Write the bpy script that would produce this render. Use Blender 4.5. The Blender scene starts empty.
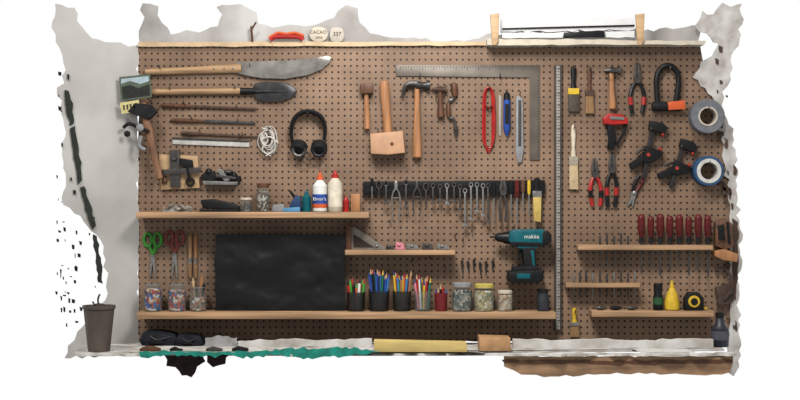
import bpy,bmesh,math,random
from mathutils import Vector,Matrix,noise
random.seed(7)
R=random.uniform
sc=bpy.context.scene
U=.004; DC=1500.; ZC=1.5; K=1.
FAC=.37
def D(d):
    global K
    K=1-d/DC
def KD(d): return 1-d/DC
def W(x,y,d): return Vector(((x-400)*U*K,-d*U,ZC+(200-y)*U*K))
def by(yf,df,d):
    return 200+(yf-200)*KD(df)/KD(d)
# ---------- materials
def lin(c,f=None):
    out=[]
    for v in c:
        v=v/255.
        v=v/12.92 if v<=.04045 else ((v+.055)/1.055)**2.4
        out.append(min(1,v*(f or FAC)))
    return (*out,1)
MC={}
def mat(name,rgb,rough=.6,metal=0,var=.18,scale=40,st=(1,1,1),alpha=1,spec=.2,c2=None,thr=None,bump=0):
    if name in MC: return MC[name]
    m=bpy.data.materials.new(name); m.use_nodes=True
    nt=m.node_tree; b=nt.nodes['Principled BSDF']
    b.inputs['Roughness'].default_value=rough; b.inputs['Metallic'].default_value=metal
    b.inputs['Specular IOR Level'].default_value=spec
    b.inputs['Alpha'].default_value=alpha
    tc=nt.nodes.new('ShaderNodeTexCoord'); mp=nt.nodes.new('ShaderNodeMapping')
    mp.inputs['Scale'].default_value=st
    nz=nt.nodes.new('ShaderNodeTexNoise'); nz.inputs['Scale'].default_value=scale; nz.inputs['Detail'].default_value=4
    cr=nt.nodes.new('ShaderNodeValToRGB')
    c=lin(rgb)
    lo=lin(c2) if c2 else (c[0]*(1-var),c[1]*(1-var),c[2]*(1-var),1)
    hi=c if c2 else (min(1,c[0]*(1+var)),min(1,c[1]*(1+var)),min(1,c[2]*(1+var)),1)
    a,z=thr or (.3,.7)
    cr.color_ramp.elements[0].position=a; cr.color_ramp.elements[1].position=z
    cr.color_ramp.elements[0].color=lo; cr.color_ramp.elements[1].color=hi
    L=nt.links.new
    L(tc.outputs['Object'],mp.inputs['Vector']); L(mp.outputs[0],nz.inputs['Vector'])
    L(nz.outputs['Fac'],cr.inputs['Fac']); L(cr.outputs[0],b.inputs['Base Color'])
    if bump:
        bp=nt.nodes.new('ShaderNodeBump');bp.inputs['Strength'].default_value=bump;bp.inputs['Distance'].default_value=.01
        L(nz.outputs['Fac'],bp.inputs['Height']);L(bp.outputs[0],b.inputs['Normal'])
    MC[name]=m
    return m
def cells(name,cols,scale=130):
    m=bpy.data.materials.new(name);m.use_nodes=True;nt=m.node_tree;b=nt.nodes['Principled BSDF'];L=nt.links.new
    tc=nt.nodes.new('ShaderNodeTexCoord');v=nt.nodes.new('ShaderNodeTexVoronoi');v.inputs['Scale'].default_value=scale
    sp=nt.nodes.new('ShaderNodeSeparateColor');cr=nt.nodes.new('ShaderNodeValToRGB');cr.color_ramp.interpolation='CONSTANT'
    e=cr.color_ramp.elements;e[0].position=0;e[0].color=lin(cols[0]);e[1].position=1/len(cols);e[1].color=lin(cols[1])
    for i in range(2,len(cols)):
        q=e.new(i/len(cols));q.color=lin(cols[i])
    L(tc.outputs['Object'],v.inputs['Vector']);L(v.outputs['Color'],sp.inputs[0]);L(sp.outputs[0],cr.inputs[0]);L(cr.outputs[0],b.inputs['Base Color'])
    b.inputs['Roughness'].default_value=.5;b.inputs['Specular IOR Level'].default_value=.2
    return m
def plain(rgb,**k):
    return mat('paint_%d_%d_%d'%tuple(rgb),rgb,**k)
WOOD=mat('wood_tan',(180,144,106),.6,var=.42,scale=30,st=(.15,1,3))
WOODV=mat('wood_tan_upright',(184,142,100),.6,var=.32,scale=40,st=(3,1,.15))
WOODL=mat('wood_light',(208,172,130),.6,var=.2,scale=30,st=(.2,1,2))
WOODO=mat('wood_orange',(180,126,84),.45,var=.28,scale=40,st=(3,1,.2))
WOODD=mat('wood_dark',(98,62,40),.5,var=.35,scale=40,st=(3,1,.2))
SHELF=mat('shelf_wood',(184,146,110),.65,var=.45,scale=25,st=(.12,1,3))
STEEL=mat('steel',(160,158,154),.28,.7,var=.3,scale=60)
DSTEEL=mat('dark_steel',(92,88,86),.35,.6,var=.35,scale=50)
RUST=mat('rusty_steel',(88,64,52),.6,.3,var=.45,scale=60)
BLACK=mat('black_plastic',(26,26,28),.4,var=.3,scale=50,spec=.12)
BLACKR=mat('black_rubber',(36,35,36),.7,var=.35,scale=50,spec=.08)
RED=mat('red_plastic',(180,36,32),.35,var=.25,scale=40,spec=.2)
DRED=mat('dark_red_plastic',(98,34,34),.35,var=.4,scale=60,spec=.1)
ORANGE=plain((218,94,42)); YEL=plain((228,188,46)); TEAL=mat('teal_plastic',(0,94,104),.4,var=.2,scale=40,spec=.15)
BLUE=plain((36,78,164)); WHITE=plain((240,238,232),var=.06); GREEN=plain((70,160,54)); CREAM=plain((216,204,184),var=.1)
GLASS=mat('clear_glass',(130,146,142),.06,alpha=.22,var=.1,spec=.5)
PEG=mat('hook_wire',(84,76,70),.35,.4)
GREY=plain((150,150,152)); BRISTLE=mat('bristle',(146,112,76),.9,var=.45,scale=200,st=(3,1,.2))
# ---------- geometry
def cat(pts,closed=False,n=5):
    out=[];N=len(pts)
    pts=[Vector(p if len(p)==3 else (*p,0)) for p in pts]
    rng=range(N if closed else N-1)
    for i in rng:
        if closed: a,b,c,d=pts[i-1],pts[i],pts[(i+1)%N],pts[(i+2)%N]
        else: a,b,c,d=pts[max(i-1,0)],pts[i],pts[i+1],pts[min(i+2,N-1)]
        for j in range(n):
            t=j/n
            out.append(.5*((2*b)+(c-a)*t+(2*a-5*b+4*c-d)*t*t+(3*b-a-3*c+d)*t**3))
    if not closed: out.append(pts[-1])
    return out
def rag(pts,amp=3,step=6,seed=1):
    rr=random.Random(seed); out=[]
    n=len(pts)
    for i in range(n):
        a=Vector(pts[i]);b=Vector(pts[(i+1)%n]);L=(b-a).length
        k=max(1,int(L/step)); nrm=Vector((-(b-a).y,(b-a).x))/max(L,1e-6)
        for j in range(k):
            o=rr.uniform(-amp,amp) if j else rr.uniform(-amp,amp)*.3
            if rr.random()<.15: o*=1.8
            o=max(-step*.7,min(step*.7,o)) if step<amp else o
            out.append(tuple(a+(b-a)*(j/k)+nrm*o))
    return out
class G:
    def __init__(s): s.b=bmesh.new()
    def poly(s,pts,d0,d1,bev=0,df=None,sm=0):
        if sm: pts=[(p.x,p.y) for p in cat(pts,True,sm)]
        b=s.b
        def V(x,y,d):
            if df:
                dd=df(x,y)+d; k=1-dd/DC
                return Vector(((x-400)*U*k,-dd*U,ZC+(200-y)*U*k))
            return W(x,y,d)
        f=[b.verts.new(V(x,y,d1)) for x,y in pts]; k=[b.verts.new(V(x,y,d0)) for x,y in pts]
        n=len(pts); fr=b.faces.new(f); b.faces.new(k[::-1])
        for i in range(n):
            j=(i+1)%n; b.faces.new((f[j],f[i],k[i],k[j]))
        if bev: bmesh.ops.bevel(b,geom=list(fr.edges),offset=bev*U,segments=2,profile=.5,affect='EDGES',clamp_overlap=True)
        return s
    def box(s,x0,y0,x1,y1,d0,d1,bev=0): return s.poly([(x0,y0),(x1,y0),(x1,y1),(x0,y1)],d0,d1,bev)
    def slab(s,xd,y0,y1):
        b=s.b;n=len(xd)
        f=[b.verts.new(W(x,y0,d)) for x,d in xd];k=[b.verts.new(W(x,y1,d)) for x,d in xd]
        b.faces.new(f);b.faces.new(k[::-1])
        for i in range(n):
            j=(i+1)%n;b.faces.new((f[j],f[i],k[i],k[j]))
        return s
    def lathe(s,p0,p1,prof,seg=14,flat=1,cap=True):
        a=W(*p0);z=W(*p1);ax=(z-a)
        axn=ax.normalized()
        e1=axn.cross(Vector((0,1,0)))
        if e1.length<.05: e1=Vector((1,0,0))
        e1.normalize(); e2=axn.cross(e1).normalized()
        rings=[];b=s.b
        for t,r in prof:
            c=a+ax*t
            if r<=0: rings.append([b.verts.new(c)])
            else: rings.append([b.verts.new(c+(e1*math.cos(q)+e2*math.sin(q)*flat)*r*U) for q in [2*math.pi*i/seg for i in range(seg)]])
        if not cap: rings.append(rings[0])
        for A,B in zip(rings,rings[1:]):
            if len(A)==1 and len(B)==1: continue
            for i in range(seg):
                j=(i+1)%seg
                if len(A)==1: b.faces.new((A[0],B[i],B[j]))
                elif len(B)==1: b.faces.new((A[i],A[j],B[0]))
                else: b.faces.new((A[i],A[j],B[j],B[i]))
        if cap:
            if len(rings[0])>1: b.faces.new(rings[0][::-1])
            if len(rings[-1])>1: b.faces.new(rings[-1])
        return s
    def rod(s,p0,p1,r,r1=None,seg=10,flat=1): return s.lathe(p0,p1,[(0,r),(1,r if r1 is None else r1)],seg,flat)
    def tube(s,path,r,closed=False,seg=8,sm=5,flat=1):
        if sm: path=cat(path,closed,sm)
        P=[W(*p) for p in path];n=len(P);b=s.b;rings=[]
        up=None
        for i in range(n):
            t=(P[(i+1)%n]-P[i-1]) if closed else (P[min(i+1,n-1)]-P[max(i-1,0)])
            t.normalize()
            if up is None:
                up=Vector((0,1,0)) if abs(t.y)<.9 else Vector((1,0,0))
            up=(up-t*up.dot(t)).normalized(); e=t.cross(up)
            rr=r if not callable(r) else r(i/(n-1))
            rings.append([b.verts.new(P[i]+(e*math.cos(q)+up*math.sin(q)*flat)*rr*U) for q in [2*math.pi*k/seg for k in range(seg)]])
        for i in range(n if closed else n-1):
            A=rings[i];B=rings[(i+1)%n]
            for k in range(seg):
                j=(k+1)%seg;b.faces.new((A[k],A[j],B[j],B[k]))
        if not closed: b.faces.new(rings[0][::-1]);b.faces.new(rings[-1])
        return s
    def ring(s,x,y,d,Rx,Ry,r,seg=8,n=24,flat=1):
        return s.tube([(x+Rx*math.cos(2*math.pi*i/n),y+Ry*math.sin(2*math.pi*i/n),d) for i in range(n)],r,True,seg,0,flat)
    def ell(s,x,y,d,rx,ry,rd):
        m=Matrix.Translation(W(x,y,d))@Matrix.Diagonal((rx*U,rd*U,ry*U,1))
        bmesh.ops.create_uvsphere(s.b,u_segments=14,v_segments=9,radius=1,matrix=m);return s
    def sheet(s,x0,y0,x1,y1,nx,ny,fn,th=1.5,edge=None):
        b=s.b;A=[];Bk=[]
        for j in range(ny+1):
            ra=[];rb=[]
            for i in range(nx+1):
                x=x0+(x1-x0)*i/nx;y=y0+(y1-y0)*j/ny
                if edge:
                    dx,dy=edge(i/nx,j/ny);x+=dx;y+=dy
                dd=fn(x,y);ra.append(b.verts.new(W(x,y,dd+th)));rb.append(b.verts.new(W(x,y,dd)))
            A.append(ra);Bk.append(rb)
        for j in range(ny):
            for i in range(nx):
                b.faces.new((A[j][i],A[j][i+1],A[j+1][i+1],A[j+1][i]))
                b.faces.new((Bk[j][i],Bk[j+1][i],Bk[j+1][i+1],Bk[j][i+1]))
        def side(la,lb):
            for i in range(len(la)-1): b.faces.new((la[i],la[i+1],lb[i+1],lb[i]))
        side(A[0],Bk[0]);side(A[-1],Bk[-1]);side([r[0] for r in A],[r[0] for r in Bk]);side([r[-1] for r in A],[r[-1] for r in Bk])
        return s
    def text(s,t,x,y,h,d,rot=0):
        c=bpy.data.curves.new('t','FONT');c.body=t;c.align_x='CENTER';c.align_y='CENTER';c.size=h*U*1.4;c.extrude=.0004
        o=bpy.data.objects.new('t',c);bpy.context.collection.objects.link(o)
        dg=bpy.context.evaluated_depsgraph_get();dg.update()
        me=bpy.data.meshes.new_from_object(o.evaluated_get(dg))
        me.transform(Matrix.Translation(W(x,y,d))@Matrix.Rotation(rot,4,'Y')@Matrix.Rotation(math.pi/2,4,'X'))
        s.b.from_mesh(me);bpy.data.objects.remove(o);bpy.data.meshes.remove(me);return s
def mesh_obj(name,g,m,ang=35):
    bmesh.ops.recalc_face_normals(g.b,faces=g.b.faces[:])
    vs=[v.co for v in g.b.verts]
    lo=Vector([min(v[i] for v in vs) for i in range(3)]);hi=Vector([max(v[i] for v in vs) for i in range(3)])
    base=Vector(((lo.x+hi.x)/2,(lo.y+hi.y)/2,lo.z))
    bmesh.ops.translate(g.b,verts=g.b.verts[:],vec=-base)
    me=bpy.data.meshes.new(name);g.b.to_mesh(me);g.b.free()
    me.polygons.foreach_set('use_smooth',[True]*len(me.polygons))
    me.set_sharp_from_angle(angle=math.radians(ang))
    me.materials.append(m)
    o=bpy.data.objects.new(name,me);o.location=base;sc.collection.objects.link(o)
    return o,lo,hi
HUNG={'machete','garden_trowel','file','steel_ruler','twine_coil','headphones','wooden_mallet','carpenter_mallet','hammer','brace_drill','framing_square','red_cord','marking_knife','chisel','scissors','paintbrush','pliers','bicycle_u_lock','tape_roll','staple_gun','bar_clamp','pruning_snips','block_plane','hand_plane','saw_blade'}
SHIFT=True
def thing(name,label,cat_,parts,group=None):
    if len(parts)==1:
        o,lo,hi=mesh_obj(name,parts[0][1],parts[0][2])
    else:
        L=[mesh_obj(p[0],p[1],p[2]) for p in parts]
        lo=Vector([min(l[1][i] for l in L) for i in range(3)]);hi=Vector([max(l[2][i] for l in L) for i in range(3)])
        base=Vector(((lo.x+hi.x)/2,(lo.y+hi.y)/2,lo.z))
        o=bpy.data.objects.new(name,None);o.empty_display_size=.02;o.location=base;sc.collection.objects.link(o)
        for p,l in zip(parts,L):
            l[0].parent=o;l[0].location=l[0].location-base
            if len(p)>3:l[0]['label']=p[3]
    if name in HUNG and SHIFT and -hi.y>0: o.location.y+=-hi.y-.0002
    o['label']=label;o['category']=cat_
    if group:o['group']=group
    return o
def struct(name,g,m,label,cat_='wall'):
    o,_,_=mesh_obj(name,g,m);o['kind']='structure';o['label']=label;o['category']=cat_;return o
# ---------- structure
def wallmat(name,c,c2,scale=3):
    return mat(name,c,.9,c2=c2,scale=scale,thr=(.3,.65),spec=.1)
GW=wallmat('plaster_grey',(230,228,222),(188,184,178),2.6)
GW2=wallmat('plaster_grey_dark',(214,211,207),(160,154,149),4)  # deeper mottled grey for the wall above the pegboard
CRK=plain((50,54,48),rough=.9)
LF=lambda x,y:(139-x)*.55
g=G();D(0)
lw=[(55,4),(74,8),(82,26),(92,38),(112,42),(128,46),(139,45),(139,352),(112,356),(64,358),(68,346),(78,332),(86,322),(88,308),(98,306),(106,300),(107,280),(105,260),(100,240),(88,226),(74,214),(63,205),(66,180),(62,150),(64,120),(58,95),(66,70),(60,48),(52,28)]
g.poly(rag(lw,2.4,6,3),-2,0,df=LF)
struct('wall_left',g,GW,'pale grey plaster side wall with broken ragged outer edge')
g=G()
for pts,sd in [([(65,90),(69,91),(73,108),(74,124),(70,126),(66,108)],1),([(70,128),(75,126),(79,150),(82,180),(78,185),(73,154)],2),([(80,188),(84,186),(91,206),(96,226),(92,230),(85,210)],4),([(93,234),(97,236),(101,258),(103,284),(98,282)],5)]:
    g.poly(rag(pts,.9,4,sd),1,2,df=LF)
struct('trim_1',g,CRK,'broken dark green-black strip along the torn wall edge','trim')
g=G()
for i in range(52):
    x=R(57,78);y=R(70,325);a=R(.4,1.8);b_=R(.5,3)
    if i%2==0: y=R(215,330);x=R(54,100-(max(0,y-290))*.5)
    g.poly(rag([(x-a,y-b_),(x+a,y-b_*.6),(x+a*.8,y+b_),(x-a*.7,y+b_*.7)],1,3,i),1,2,df=LF)
struct('trim_2',g,plain((16,16,16),rough=.9),'small black chips scattered along the torn wall edge','trim')
g=G()
bw=[(142,3),(157,6),(161,22),(170,34),(186,30),(199,32),(217,26),(222,14),(216,7),(228,4),(246,6),(256,12),(258,24),(272,28),(290,24),(310,26),(326,20),(338,10),(346,5),(357,8),(360,22),(370,33),(392,37),(420,39),(450,41),(472,39),(487,34),(520,32),(600,32),(660,28),(700,26),(700,60),(139,60),(139,44)]
g.poly(rag(bw,1.8,6,9),-6,-3)
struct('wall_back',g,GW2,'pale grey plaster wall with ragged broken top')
g=G()
rw=[(694,26),(702,12),(712,14),(722,3),(730,8),(742,4),(739,40),(730,62),(727,86),(722,92),(726,120),(735,150),(736,200),(741,240),(738,300),(740,355),(733,376),(722,370),(728,330),(730,290),(730,250),(728,200),(722,150),(715,110),(712,96),(700,86),(692,78),(700,62),(712,56),(718,44),(706,34)]
g.poly(rag(rw,2.4,5,5),1,3)
struct('wall_right',g,wallmat('plaster_white',(230,228,223),(172,162,154),14),'broken white plaster wall edge beside the pegboard')
g=G()
for i in range(34):
    x=R(714,738);y=R(45,335);a=R(.6,2.4);b_=R(1,6)
    g.poly(rag([(x-a,y-b_),(x+a,y-b_*.6),(x+a*.8,y+b_),(x-a*.7,y+b_*.7)],1,3,i),3.2,4)
g.poly(rag([(731,218),(737,222),(738,262),(735,300),(731,296),(732,250)],1,5,3),3.2,4)
struct('trim_3',g,plain((84,66,54),rough=.9),'dark brown chips along the broken wall edge','trim')
# pegboard
g=G();g.poly(rag([(138,44),(700,46),(712,96),(722,120),(728,160),(732,220),(731,341),(138,342)],.8,9,2),-3,0)
m=bpy.data.materials.new('pegboard');m.use_nodes=True;nt=m.node_tree;b=nt.nodes['Principled BSDF'];L=nt.links.new
b.inputs['Roughness'].default_value=.55;b.inputs['Specular IOR Level'].default_value=.15
tc=nt.nodes.new('ShaderNodeTexCoord')
def VM(op,a,bv):
    n=nt.nodes.new('ShaderNodeVectorMath');n.operation=op;L(a,n.inputs[0])
    if bv is not None:n.inputs[1].default_value=bv
    return n
pt=.0254*.98
n1=VM('MULTIPLY',tc.outputs['Object'],(1/pt,0,1/pt));n2=VM('FRACTION',n1.outputs[0],None);n3=VM('SUBTRACT',n2.outputs[0],(.5,0,.5));n4=VM('LENGTH',n3.outputs[0],None)
mr=nt.nodes.new('ShaderNodeMapRange');mr.inputs['From Min'].default_value=.15;mr.inputs['From Max'].default_value=.2;L(n4.outputs['Value'],mr.inputs['Value'])
nz=nt.nodes.new('ShaderNodeTexNoise');nz.inputs['Scale'].default_value=1.8;nz.inputs['Detail'].default_value=8;nz.inputs['Roughness'].default_value=.65;L(tc.outputs['Object'],nz.inputs['Vector'])
cr=nt.nodes.new('ShaderNodeValToRGB');cr.color_ramp.elements[0].position=.32;cr.color_ramp.elements[1].position=.68
cr.color_ramp.elements[0].color=lin((116,92,74));cr.color_ramp.elements[1].color=lin((170,139,114));L(nz.outputs['Fac'],cr.inputs['Fac'])
mx=nt.nodes.new('ShaderNodeMix');mx.data_type='RGBA';L(mr.outputs[0],mx.inputs[0]);mx.inputs[6].default_value=lin((34,22,16));L(cr.outputs[0],mx.inputs[7]);L(mx.outputs[2],b.inputs['Base Color'])
o=thing('pegboard','large brown perforated hardboard tool panel fixed to the wall','pegboard',[('pegboard',g,m)])
g=G();D(4);g.poly(rag([(138,42),(487,41.5),(699,43),(699,46.5),(487,45.5),(138,46.5)],.4,12,2),-2,4)
struct('trim_4',g,mat('trim_pale',(222,192,154),var=.15,scale=20),'pale wooden edging strip along the pegboard top','trim')
# top shelf right
D(20);g=G();g.poly(rag([(487,39),(706,41),(704,45),(487,45)],.6,8,2),0,22)
p=[('shelf_board',g,CREAM)]
for x0 in (490,635):
    h=G();h.poly([(x0,15),(x0+9,14),(x0+8,42),(x0+6,45.5),(x0+2,45.5)],20,25,.8);p.append(('bracket',h,WOODL,'pale wooden upright bracket'))
thing('wall_shelf','white painted wall shelf with two wooden upright brackets','shelf',p)
D(16);g=G();g.poly(rag([(502,33),(560,33),(634,31),(634,38),(502,38.5)],.5,8,3),13,19)
thing('cardboard_box','flat white box lying on the wall shelf','box',[('cardboard_box',g,plain((236,236,234),var=.06))])
D(12);g=G();g.poly([(563,33.5),(603,32),(604,38),(562,38.5)],19.2,22,.5)
thing('black_case','small black case on the wall shelf','case',[('black_case',g,BLACK)])
D(8);g=G();g.poly(rag([(501,20),(560,20),(634,18),(634,30),(560,31.5),(501,32)],1,6,4),2,10)
thing('folded_cloth','white folded cloth stacked above the shelf','cloth',[('folded_cloth',g,wallmat('cloth',(246,246,246),(230,229,227),12))])
g=G();g.poly([(502,28.4),(634,25),(634,26.6),(502,30)],10.2,11.4)
thing('metal_bar','thin black bar lying on the upper shelf','bar',[('metal_bar',g,BLACK)])
# red tool and signs on top
D(6);g=G();g.tube([(270,40,6),(274,37,6),(286,36.5,6),(299,37,6),(303,40,6)],2.6,seg=10)
h=G();h.tube([(269,38,7),(278,33,7),(286,34,7),(295,33,7),(304,36,7)],1.4)
thing('luggage_handle','small red curved plastic handle resting on the ledge','handle',[('grip',g,RED),('rim',h,ORANGE)])
g=G();g.poly([(309,34),(312,28),(318,26.5),(325,28),(328,34),(325,40),(318,41.5),(312,40)],2,4,.5,sm=2)
h=G();h.text('CACAO',318,32,3.4,4.3);h.text('ono',319,37,3,4.3)
thing('oval_sign','small oval cream sign with brown lettering','sign',[('plaque',g,CREAM),('lettering',h,WOODD)])
g=G();g.poly([(330,30),(334,27),(342,28),(344,34),(342,41),(331,41)],2,4,.5,sm=2);h=G();h.text('337',337,34,4,4.3)
thing('number_sign','small pale sign with dark numbers','sign',[('plaque',g,plain((200,190,176))),('lettering',h,plain((90,60,50)))])
g=G();g.rod((252,42,3),(251,26,4),1.4,1.0);g.rod((251,30,4),(256,22,5),.9)
thing('twig','short brown forked twig on the ledge','twig',[('twig',g,WOODD)])
# shelves
SH={}
def shelf(key,x0,x1,yt,yb,d,lab,sl=0):
    D(d);g=G();g.poly([(x0,yt),(x1,yt+sl),(x1,yb+sl),(x0,yb)],0,d,.5)
    SH[key]=(yt,d)
    return thing('shelf',lab,'shelf',[('shelf',g,SHELF)])
shelf('A',136,369,212,218,36,'narrow tan wooden shelf holding bottles and jars')
shelf('B',345,455,250,255,24,'short tan wooden shelf with small metal parts')
shelf('C',137,556,312.5,319,38,'long tan wooden shelf holding jars and pencil cups')
shelf('Dd',578,713,245,250,20,'tan wooden rail shelf holding red screwdrivers')
shelf('E',566,640,283,287.5,18,'short tan wooden rack for small bits')
shelf('F',592,714,311,317,24,'tan wooden shelf with tape measure and bottles')
def sb(key,d):
    D(d);return by(SH[key][0],SH[key][1],d)
# hooks
def hook(x,y,l=9):
    D(l/2);g=G();g.tube([(x,y,0),(x,y,l-1),(x,y-2.5,l)],.6,sm=2,seg=6)
    thing('pegboard_hook','small bent metal peg hook in the board','hook',[('pegboard_hook',g,PEG)],'pegboard hooks')
# ---------- top-left tools
D(6);g=G();g.poly([(236,62),(262,61),(290,60),(315,57.5),(328,55),(331,57),(330,62),(322,69),(308,75),(285,78.5),(262,78),(245,75),(236,73)],5,6.6,.4)
h=G();h.lathe((144,72,6),(241,68,6),[(0,0),(.01,3),(.1,3.4),(.5,3.6),(.9,4.4),(.97,4.8),(1,3.8)],12,.7)
rv=[('rivet',G().ell(x,68.6,9,1,1,.6),STEEL) for x in (214,224,233)]
thing('machete','large knife with broad grey blade and long wooden handle','machete',[('blade',g,mat('blade_grey',(146,142,136),.35,.5,var=.35,scale=20)),('handle',h,WOOD)]+rv)
hook(160,68);hook(250,66)
D(7);g=G();g.lathe((150,92,7),(244,91,7),[(0,0),(.01,3),(.06,3.8),(.12,3.2),(.5,3),(1,3.2)],12)
h=G();h.lathe((240,91,7),(262,91,7),[(0,3.6),(.5,3.2),(1,2)],12)
k=G();k.poly([(253,86),(258,82.5),(270,81.5),(284,82.5),(292,86),(297,91),(292,97),(282,100.5),(266,101),(256,99)],5,8,.8,sm=2)
k.tube([(256,91,9),(270,91,9),(288,91.5,8)],lambda t:1.8-1.2*t,seg=6)
thing('garden_trowel','hand spade with broad dark steel blade and wooden handle','trowel',[('handle',g,WOOD),('ferrule',h,BLACK),('blade',k,mat('spade_steel',(66,66,68),.35,.4,var=.4,scale=30))])
hook(170,89);hook(235,88)
def rodtool(name,lab,x0,y0,x1,y1,hl,hr,r,hm,bm,cat_='file'):
    D(5);g=G();t=hl/((x1-x0)**2+(y1-y0)**2)**.5
    px,py=x0+(x1-x0)*t,y0+(y1-y0)*t
    g.lathe((x0,y0,5),(px,py,5),[(0,0),(.03,hr*.8),(.3,hr),(.8,hr*.8),(1,hr*.6)],10)
    h=G();h.rod((px,py,5),(x1,y1,5),r,r*.7,8,.6)
    thing(name,lab,cat_,[('handle',g,hm),('blade',h,bm)],'long thin hand tools')
    hook(x0+(x1-x0)*.25,y0-2,7);hook(x0+(x1-x0)*.8,y1-2,7)
rodtool('file','thin rusty file with dark wooden handle',160,105,256,109,30,2.4,1.7,WOODD,RUST)
rodtool('file','thin rusty rod file hanging on hooks',170,120,255,123,34,2.2,1.8,WOODD,DSTEEL)
rodtool('file','slender dark file hanging on hooks',180,133,258,137,20,2,1.3,RUST,RUST)
D(4);g=G();g.poly([(172,139),(249,142),(249,147),(172,144)],3,4.5,.3);g2=G();g2.poly([(172,137.2),(249,140),(249,141.6),(172,138.8)],3,6,.3)
thing('steel_ruler','pale metal ruler bar on hooks','ruler',[('rule',g,plain((206,202,196),rough=.4)),('edge_rail',g2,DSTEEL)]);hook(190,136,7);hook(240,138,7)
# photo and note
D(18);g=G();g.poly([(119,77),(150,74),(152,97),(121,101)],17,17.8)
h=G();h.poly([(121.5,87),(130,85),(138,88),(149.5,84),(150,95.5),(123,99)],17.9,18.1)
k=G();k.poly([(121,79),(148.5,76),(149,81),(140,84),(130,81),(121,84)],17.9,18.1)
thing('photograph','small landscape photograph pinned at the corner','photograph',[('print',g,plain((92,104,86))),('landscape',h,mat('pic_dark',(34,38,32),var=.5,scale=60)),('sky',k,plain((180,198,206)))])
g=G();g.poly([(120,103),(139,100),(141,111),(122,114)],19,19.6)
h=G();[h.poly([(123+i*3.4,105.5-i*.5),(125+i*3.4,105-i*.5),(125.3+i*3.4,110-i*.5),(124+i*3.4,110.4-i*.5)],19.8,20) for i in range(4)]
thing('sticky_note','small cream yellow note with dark scribbled strokes','note',[('paper',g,plain((228,214,150))),('scribble',h,plain((70,66,52)))])
# axe-like tool
D(14);g=G();g.lathe((142,102,14),(160,180,14),[(0,0),(.02,4),(.2,4.5),(.5,4),(.8,3.6),(.98,3.4),(1,0)],10,.8)
h=G();h.tube([(150,132,18),(140,128,18),(130,124,18),(124,128,18)],1.8);h.poly([(136,103),(152,105),(158,112),(150,120),(138,116),(128,112)],13,20,1)
h.ell(128,134,18,3.2,3.2,2)
k=G();k.tube([(142,136,18),(140,146,18),(146,150,18)],2);k.ell(141,128,20,4,4,2)
thing('hand_axe','brown wooden handled tool with worn black metal head','axe',[('handle',g,mat('worn_wood',(138,98,72),var=.45,scale=40,st=(2,1,.3))),('head',h,BLACKR),('strap',k,GREY)])
hook(150,100,20)
D(8);g=G();g.poly([(158,154),(197,156),(199,188),(160,190)],3,6,.5);h=G();h.poly([(169,150),(179,150),(180,187),(170,187)],6,10,.5)
h.lathe((174,158,10),(174,158,13),[(0,3.4),(1,2.6)],12)
kb=G();kb.poly([(158,170),(201,167),(201,172.5),(158,175.5)],10,12,.4)
h2=G();h2.poly([(180,158),(192,160),(193,168),(181,167)],6,12,1);h2.rod((187,164,12),(190,182,10),1.6);h2.ring(190,182,9,3.6,3.6,1.2)
kc=G();kc.lathe((164,184,7),(164,176,7),[(0,2),(.3,3),(1,1.6)],10)
thing('hand_plane','small wooden board with dark metal vise fittings on it','plane',[('board',g,WOODL),('bracket',h,DSTEEL),('crossbar',kb,DSTEEL),('clamp',h2,BLACKR),('knob',kc,WOODD)]);hook(180,152,7)
D(8);g=G();g.poly([(201,175),(206,171),(214,172),(218,174),(230,173),(236,176),(240,176),(241,180),(234,184),(214,184.5),(203,182)],3,11,1)
h=G();h.lathe((209,175,9),(208,168,9),[(0,2),(.4,3.6),(.8,3),(1,0)],12);h1=G();h1.rod((216,176,12),(236,178.5,12),2.4,1.4);h1.ell(228,172,11,5,2.6,4)
h3=G();h3.poly([(217,170),(222,169),(230,180),(225,182)],11,13.4,.4);h4=G();h4.lathe((233,172,9),(236,179,9),[(0,1.4),(.5,3),(1,2)],10)
h2=G();h2.poly([(203,181),(238,182),(237,185),(204,184.6)],4,13,.4)
thing('block_plane','small dark metal plane with silver sole','plane',[('body',g,BLACKR),('knob',h,BLACK),('lever_cap',h1,DSTEEL),('iron',h3,STEEL),('tote',h4,BLACK),('sole',h2,STEEL)]);hook(222,169,7)
D(6);g=G()
for i in range(10):
    a=R(-2,2);g.ring(269+a,140+R(-2,2),3+i*.8,8+R(-3.6,2.8),11+R(-5,3),.55,6,18)
g.tube([(264,130,8),(268,140,10),(262,150,9),(271,156,8)],.7);g.tube([(261,140,9),(270,137,11),(278,143,9)],.9);g.tube([(262,128,9),(272,133,10),(275,148,10),(266,156,9)],.7)
thing('twine_coil','coil of white cord hanging on a hook','cord',[('twine_coil',g,plain((220,214,204),var=.3))]);hook(269,129,11)
# headphones
D(10);g=G();g.tube([(293,146,9),(291,132,9),(294,119,9),(302,112.5,9),(312,112,9),(321,117,9),(325,128,9),(324,140,9)],lambda t:1.6+1.0*math.sin(math.pi*t),seg=8,flat=2)
h=G();h.lathe((300,143,5),(298,151,14),[(0,5),(.3,8),(.8,8.4),(1,6)],18);k=G();k.lathe((319,143,5),(319,151,14),[(0,5),(.3,8),(.8,8.4),(1,6)],18)
k2=G();k2.ring(299,150,14,6,6,1.6);k3=G();k3.ring(319,150,14,6,6,1.6)
c1=G();c1.tube([(297,158,8),(300,161,8),(304,156,8),(309,160,8),(314,157,8)],.5)
thing('headphones','black over-ear headphones hanging on the pegboard','headphones',[('headband',g,BLACK),('ear_cup',h,BLACKR),('ear_cup',k,BLACKR),('ear_pad',k2,DSTEEL),('ear_pad',k3,BLACK),('cord',c1,BLACK)]);hook(308,115,12)
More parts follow.
